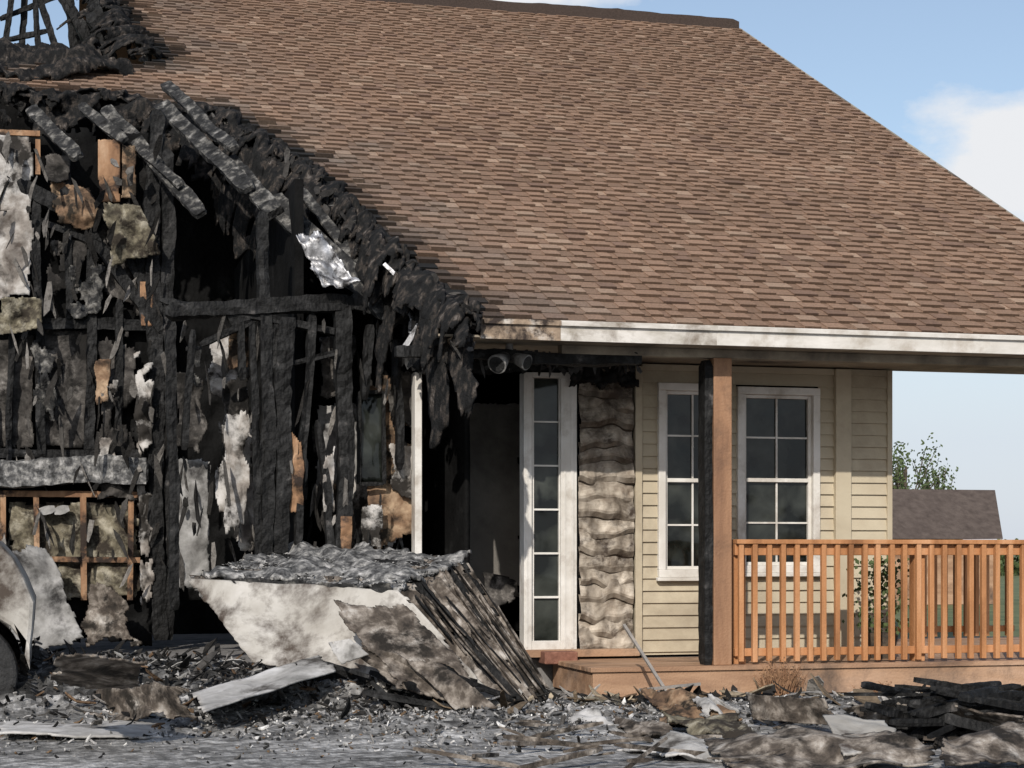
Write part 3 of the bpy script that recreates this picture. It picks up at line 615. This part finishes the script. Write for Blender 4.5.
gsheet('tar_paper_sheet',[(735,690,.25),(830,698,.24),(850,728,.06),(745,722,.06)],'layer',.14,.12,ns=1.8)
gsheet('tar_paper_sheet',[(700,740,.10),(880,732,.17),(960,768,.04),(720,775,.03)],'layer',.12,.1,ns=1.6)
gsheet('fallen_board',[(818,716,.22),(885,716,.22),(912,758,.05),(842,762,.06)],'panel',.06,.07,ns=1.5)
gsheet('tar_paper_sheet',[(845,700,.26),(1040,708,.26),(1050,735,.10),(880,724,.12)],'layer',.12,.12,ns=1.6)
gsheet('tar_paper_sheet',[(600,738,.06),(760,742,.08),(790,760,.03),(650,762,.03)],'pale',.08,.2,ns=2)
gsheet('tar_paper_sheet',[(930,735,.16),(1040,728,.18),(1050,765,.04),(940,768,.04)],'layer',.12,.15,ns=2)
b=B()
for _ in range(70):
    x=U(880,1015); y=U(688,735); z=.08+(735-y)/45*.32; p=PZ(x,y+U(-4,4),z*.8); d=Vector((U(.5,1),U(-.5,.5),U(-.18,.18)))*U(.2,.9); b.beam(p-d*.5,p+d*.5,U(.015,.06),None,.4)
b.end('charred_timber_pile',M['char'])
b=B()
for _ in range(60):
    x=U(440,980); y=U(698,760); p=PZ(x,y,.07); d=Vector((U(-1,1),U(-.5,.5),U(-.12,.20)))*U(.2,.8); b.beam(p-d*.5,p+d*.5,U(.010,.028),None,.3)
b.end('broken_laths',M['layer'])
b=B(); b.beam(P(624,625,-.3),P(668,694,-1.0),.02,.02,.1); b.beam(P(700,684,-.9),P(640,690,-1.0),.02,.02,.1); b.end('leaning_stick',mat('weathered_stick',[(.3,.16),(.7,(.34,.3,.26))],8))
def tuft(px,py,n,h,m,name,v=-.25):
    b=B(); base=P(px,py,v)
    for _ in range(n):
        p=base+Vector((random.gauss(0,.06),random.gauss(0,.04),-.05)); q=Vector((U(-.5,.5),U(-.4,.4),1)).normalized()*U(.4,1)*h
        a=Vector((.004,0,0)); k=p+q*.5+Vector((0,0,.03)); e=p+q+Vector((U(-.04,.04),0,-.02))
        b.add([p-a,p+a,k+a,k-a,e],[(0,1,2,3),(3,2,4)])
        for _ in range(3):
            s=k+(e-k)*R(); t=Vector((U(-.02,.02),U(-.02,.02),U(0,.02))); b.add([s,s+t,s+t*.5+Vector((.006,0,.008))],[(0,1,2)])
    return b.end(name,m)
tuft(780,696,220,.36,M['dry'],'dry_weeds'); tuft(880,698,120,.2,M['dry'],'dry_weeds'); tuft(672,700,60,.12,M['dry'],'dry_weeds')
pl=empty('potted_plant'); b=B(); c=P(882,650,.45); cyl(b,(c.x,c.y,.25),(c.x,c.y,.45),.09,.13); b.end('pot',M['bark'],pl)
b=B()
for _ in range(420):
    p=Vector((c.x+random.gauss(0,.12),c.y+random.gauss(0,.1),U(.45,1.05))); d=Vector((U(-1,1),U(-1,1),U(-.3,1))).normalized()*U(.03,.06); a=d.cross(Vector((U(-1,1),1,0))).normalized()*.018; b.add([p,p+d*.5+a,p+d,p+d*.5-a],[(0,1,2,3)])
b.end('leaves',M['leaf'],pl)
# --- burnt car at left edge
car=empty('burned_car')
c0=PDp(33,600,11.3); nx0=c0.x; cv=c0.y
prof=[(-.02,.45),(.0,.62),(.01,.78),(-.05,.93),(-.12,1.06),(-.22,1.17),(-.5,1.26),(-1.3,1.34),(-1.9,1.70),(-3.2,1.74),(-4.1,1.25),(-4.3,.9),(-4.3,.35)]
arch=[]
for cx in (-3.45,-.42):
    for k in range(9):
        t=math.pi*(1-k/8); arch.append((cx+math.cos(t)*.40,.36+math.sin(t)*.38))
loop=prof+[(-3.9,.32)]+arch+[(-.02,.36)]
b=B(); n=len(loop); W=1.6
vs=[(nx0+x,cv,z) for x,z in loop]+[(nx0+x,cv+W,z) for x,z in loop]
b.add(vs,[tuple(range(n)),tuple(range(n,2*n))[::-1]]+[(i,n+i,n+(i+1)%n,(i+1)%n) for i in range(n)])
b.end('body',M['panel'],car,.03)
b=B()
for cx in (-3.45,-.42):
    for vv in (cv+.02,cv+W-.22): cyl(b,(nx0+cx,vv,.33),(nx0+cx,vv+.2,.33),.33,.33,32)
b.end('tyres',M['rubber'],car,.03)
b=B()
for cx in (-3.45,-.42): cyl(b,(nx0+cx,cv+.005,.33),(nx0+cx,cv+.03,.33),.19,.21,24)
b.end('rims',M['metal'],car)
# --- background shed, trees
sh=empty('garden_shed'); v0=22.
r1=P(995,490,v0+1.6); e1=P(1003,539,v0); l=r1.x-6
b=B(); b.add([(l,v0,e1.z),(e1.x,v0,e1.z),(r1.x,v0+1.6,r1.z),(l,v0+1.6,r1.z),(l,v0+3.2,e1.z),(e1.x,v0+3.2,e1.z)],[(0,1,2,3),(3,2,5,4)]); b.end('shed_roof',M['shed'],sh)
b=B(); b.box(l+.1,e1.x-.15,v0+.12,v0+3.1,-.05,e1.z-.02); b.add([(e1.x-.15,v0+.1,e1.z),(e1.x-.15,v0+3.1,e1.z),(r1.x,v0+1.6,r1.z-.03)],[(0,1,2)]); b.end('shed_walls',M['cedar_h'],sh)
def tree(name,px,pyb,pyt,v,spread,n=2600):
    t=empty(name); base=P(px,560,v); top=P(px,pyt,v).z; low=P(px,pyb,v).z; b=B(); lb=B()
    b.beam((base.x,v,-.1),(base.x,v,low+(top-low)*.6),.2,.2,.2,20,.7)
    for k in range(26):
        p=Vector((base.x,v,low*.6+U(0,1)*(top-low)*.4)); q=Vector((base.x+U(-1,1)*spread,v+U(-1,1)*spread*.6,U(low,top))); b.beam(p,q,.05,.05,.3,10,.8)
        for _ in range(n//26):
            f=U(.45,1.12); c=p+(q-p)*f+Vector((random.gauss(0,spread*.09),random.gauss(0,spread*.09),random.gauss(0,spread*.08)))
            d=Vector((U(-1,1),U(-1,1),U(-1,1))).normalized()*U(.03,.07); a=d.cross(Vector((U(-1,1),1,.3))).normalized()*.03; lb.add([c-d,c+a,c+d,c-a],[(0,1,2,3)])
    b.end('trunk_and_limbs',M['bark'],t); lb.end('crown',M['leaf'],t)
tree('distant_tree',905,500,444,30,1.2,1700); tree('distant_tree',938,505,458,31,.7,800)
b=B()
for _ in range(9000):
    u=U(-5,60); v=U(60,64); z=U(0,1)**1.2*(1.5+.8*N(u*.3,1)); d=Vector((U(-1,1),U(-1,1),U(-1,1))).normalized()*U(.1,.25); a=d.cross(Vector((0,1,.3))).normalized()*.12; c=Vector((u,v,z)); b.add([c-d,c+a,c+d,c-a],[(0,1,2,3)])
b.end('distant_hedge',M['leaf'])
# ================================================================ LIGHT / WORLD
sv=Vector((-.42,-.80,0)).normalized(); el=math.radians(30); sv=Vector((sv.x*math.cos(el),sv.y*math.cos(el),math.sin(el)))
ld=bpy.data.lights.new('sun','SUN'); ld.energy=4.0; ld.angle=math.radians(.55); ld.color=(1,.94,.86)
lo=bpy.data.objects.new('sun',ld); sc.collection.objects.link(lo); lo.rotation_euler=(-sv).to_track_quat('-Z','Y').to_euler()
w=bpy.data.worlds.new('World'); sc.world=w; w.use_nodes=True; nt=w.node_tree; n=nt.nodes; l=nt.links
bg=n['Background']; sky=n.new('ShaderNodeTexSky'); sky.sky_type='NISHITA'; sky.sun_disc=False; sky.sun_elevation=el; sky.sun_rotation=math.atan2(sv.x,sv.y); sky.dust_density=1.0
bg.inputs['Strength'].default_value=.135
tc=n.new('ShaderNodeTexCoord')
def blob(px,py,rx,rz,am=.75):
    d=Vector(ray(px,py)).normalized()
    s=n.new('ShaderNodeVectorMath'); s.operation='SUBTRACT'; l.new(tc.outputs['Generated'],s.inputs[0]); s.inputs[1].default_value=d
    m=n.new('ShaderNodeVectorMath'); m.operation='MULTIPLY'; l.new(s.outputs[0],m.inputs[0]); m.inputs[1].default_value=(1/rx,1/rx,1/rz)
    L=n.new('ShaderNodeVectorMath'); L.operation='LENGTH'; l.new(m.outputs[0],L.inputs[0])
    r=n.new('ShaderNodeMapRange'); r.inputs['From Min'].default_value=1.2; r.inputs['From Max'].default_value=0; r.inputs['To Min'].default_value=0; r.inputs['To Max'].default_value=am; l.new(L.outputs['Value'],r.inputs['Value']); return r.outputs['Result']
nz=n.new('ShaderNodeTexNoise'); nz.inputs['Scale'].default_value=18; nz.inputs['Detail'].default_value=8; nz.inputs['Roughness'].default_value=.6
mp=n.new('ShaderNodeMapping'); mp.inputs['Scale'].default_value=(1,1,1.9); l.new(tc.outputs['Generated'],mp.inputs['Vector']); l.new(mp.outputs['Vector'],nz.inputs['Vector'])
def add(a,b_):
    m=n.new('ShaderNodeMath'); m.operation='ADD'; l.new(a,m.inputs[0]); l.new(b_,m.inputs[1]); return m.outputs[0]
s=add(nz.outputs['Fac'],add(blob(1012,158,.062,.042,.85),blob(480,-5,.10,.012)))
mr=n.new('ShaderNodeMapRange'); mr.inputs['From Min'].default_value=.64; mr.inputs['From Max'].default_value=.98; mr.inputs['To Min'].default_value=.12; l.new(s,mr.inputs['Value'])
# pale blue haze toward the horizon
sx=n.new('ShaderNodeSeparateXYZ'); l.new(tc.outputs['Generated'],sx.inputs[0])
hz=n.new('ShaderNodeMapRange'); hz.inputs['From Min'].default_value=.22; hz.inputs['From Max'].default_value=.06; hz.inputs['To Min'].default_value=0; hz.inputs['To Max'].default_value=.85; l.new(sx.outputs['Z'],hz.inputs['Value'])
m0=n.new('ShaderNodeMix'); m0.data_type='RGBA'; l.new(hz.outputs['Result'],m0.inputs['Factor']); l.new(sky.outputs['Color'],m0.inputs['A']); m0.inputs['B'].default_value=(4.7,5.2,6.0,1)
mx=n.new('ShaderNodeMix'); mx.data_type='RGBA'; l.new(mr.outputs['Result'],mx.inputs['Factor']); l.new(m0.outputs['Result'],mx.inputs['A']); mx.inputs['B'].default_value=(6.2,6.3,6.5,1)
l.new(mx.outputs['Result'],bg.inputs['Color'])
# ================================================================ CAMERA
cd=bpy.data.cameras.new('camera'); co=bpy.data.objects.new('camera',cd); sc.collection.objects.link(co); sc.camera=co
cd.sensor_width=36; cd.lens=F/1024*36; cd.shift_y=166/1024; cd.clip_end=3000; cd.clip_start=.1
co.location=(CX,CY,CZ); co.rotation_euler=(math.pi/2,0,-A)
sc.view_settings.view_transform='Standard'; sc.view_settings.look='None'; sc.view_settings.exposure=0
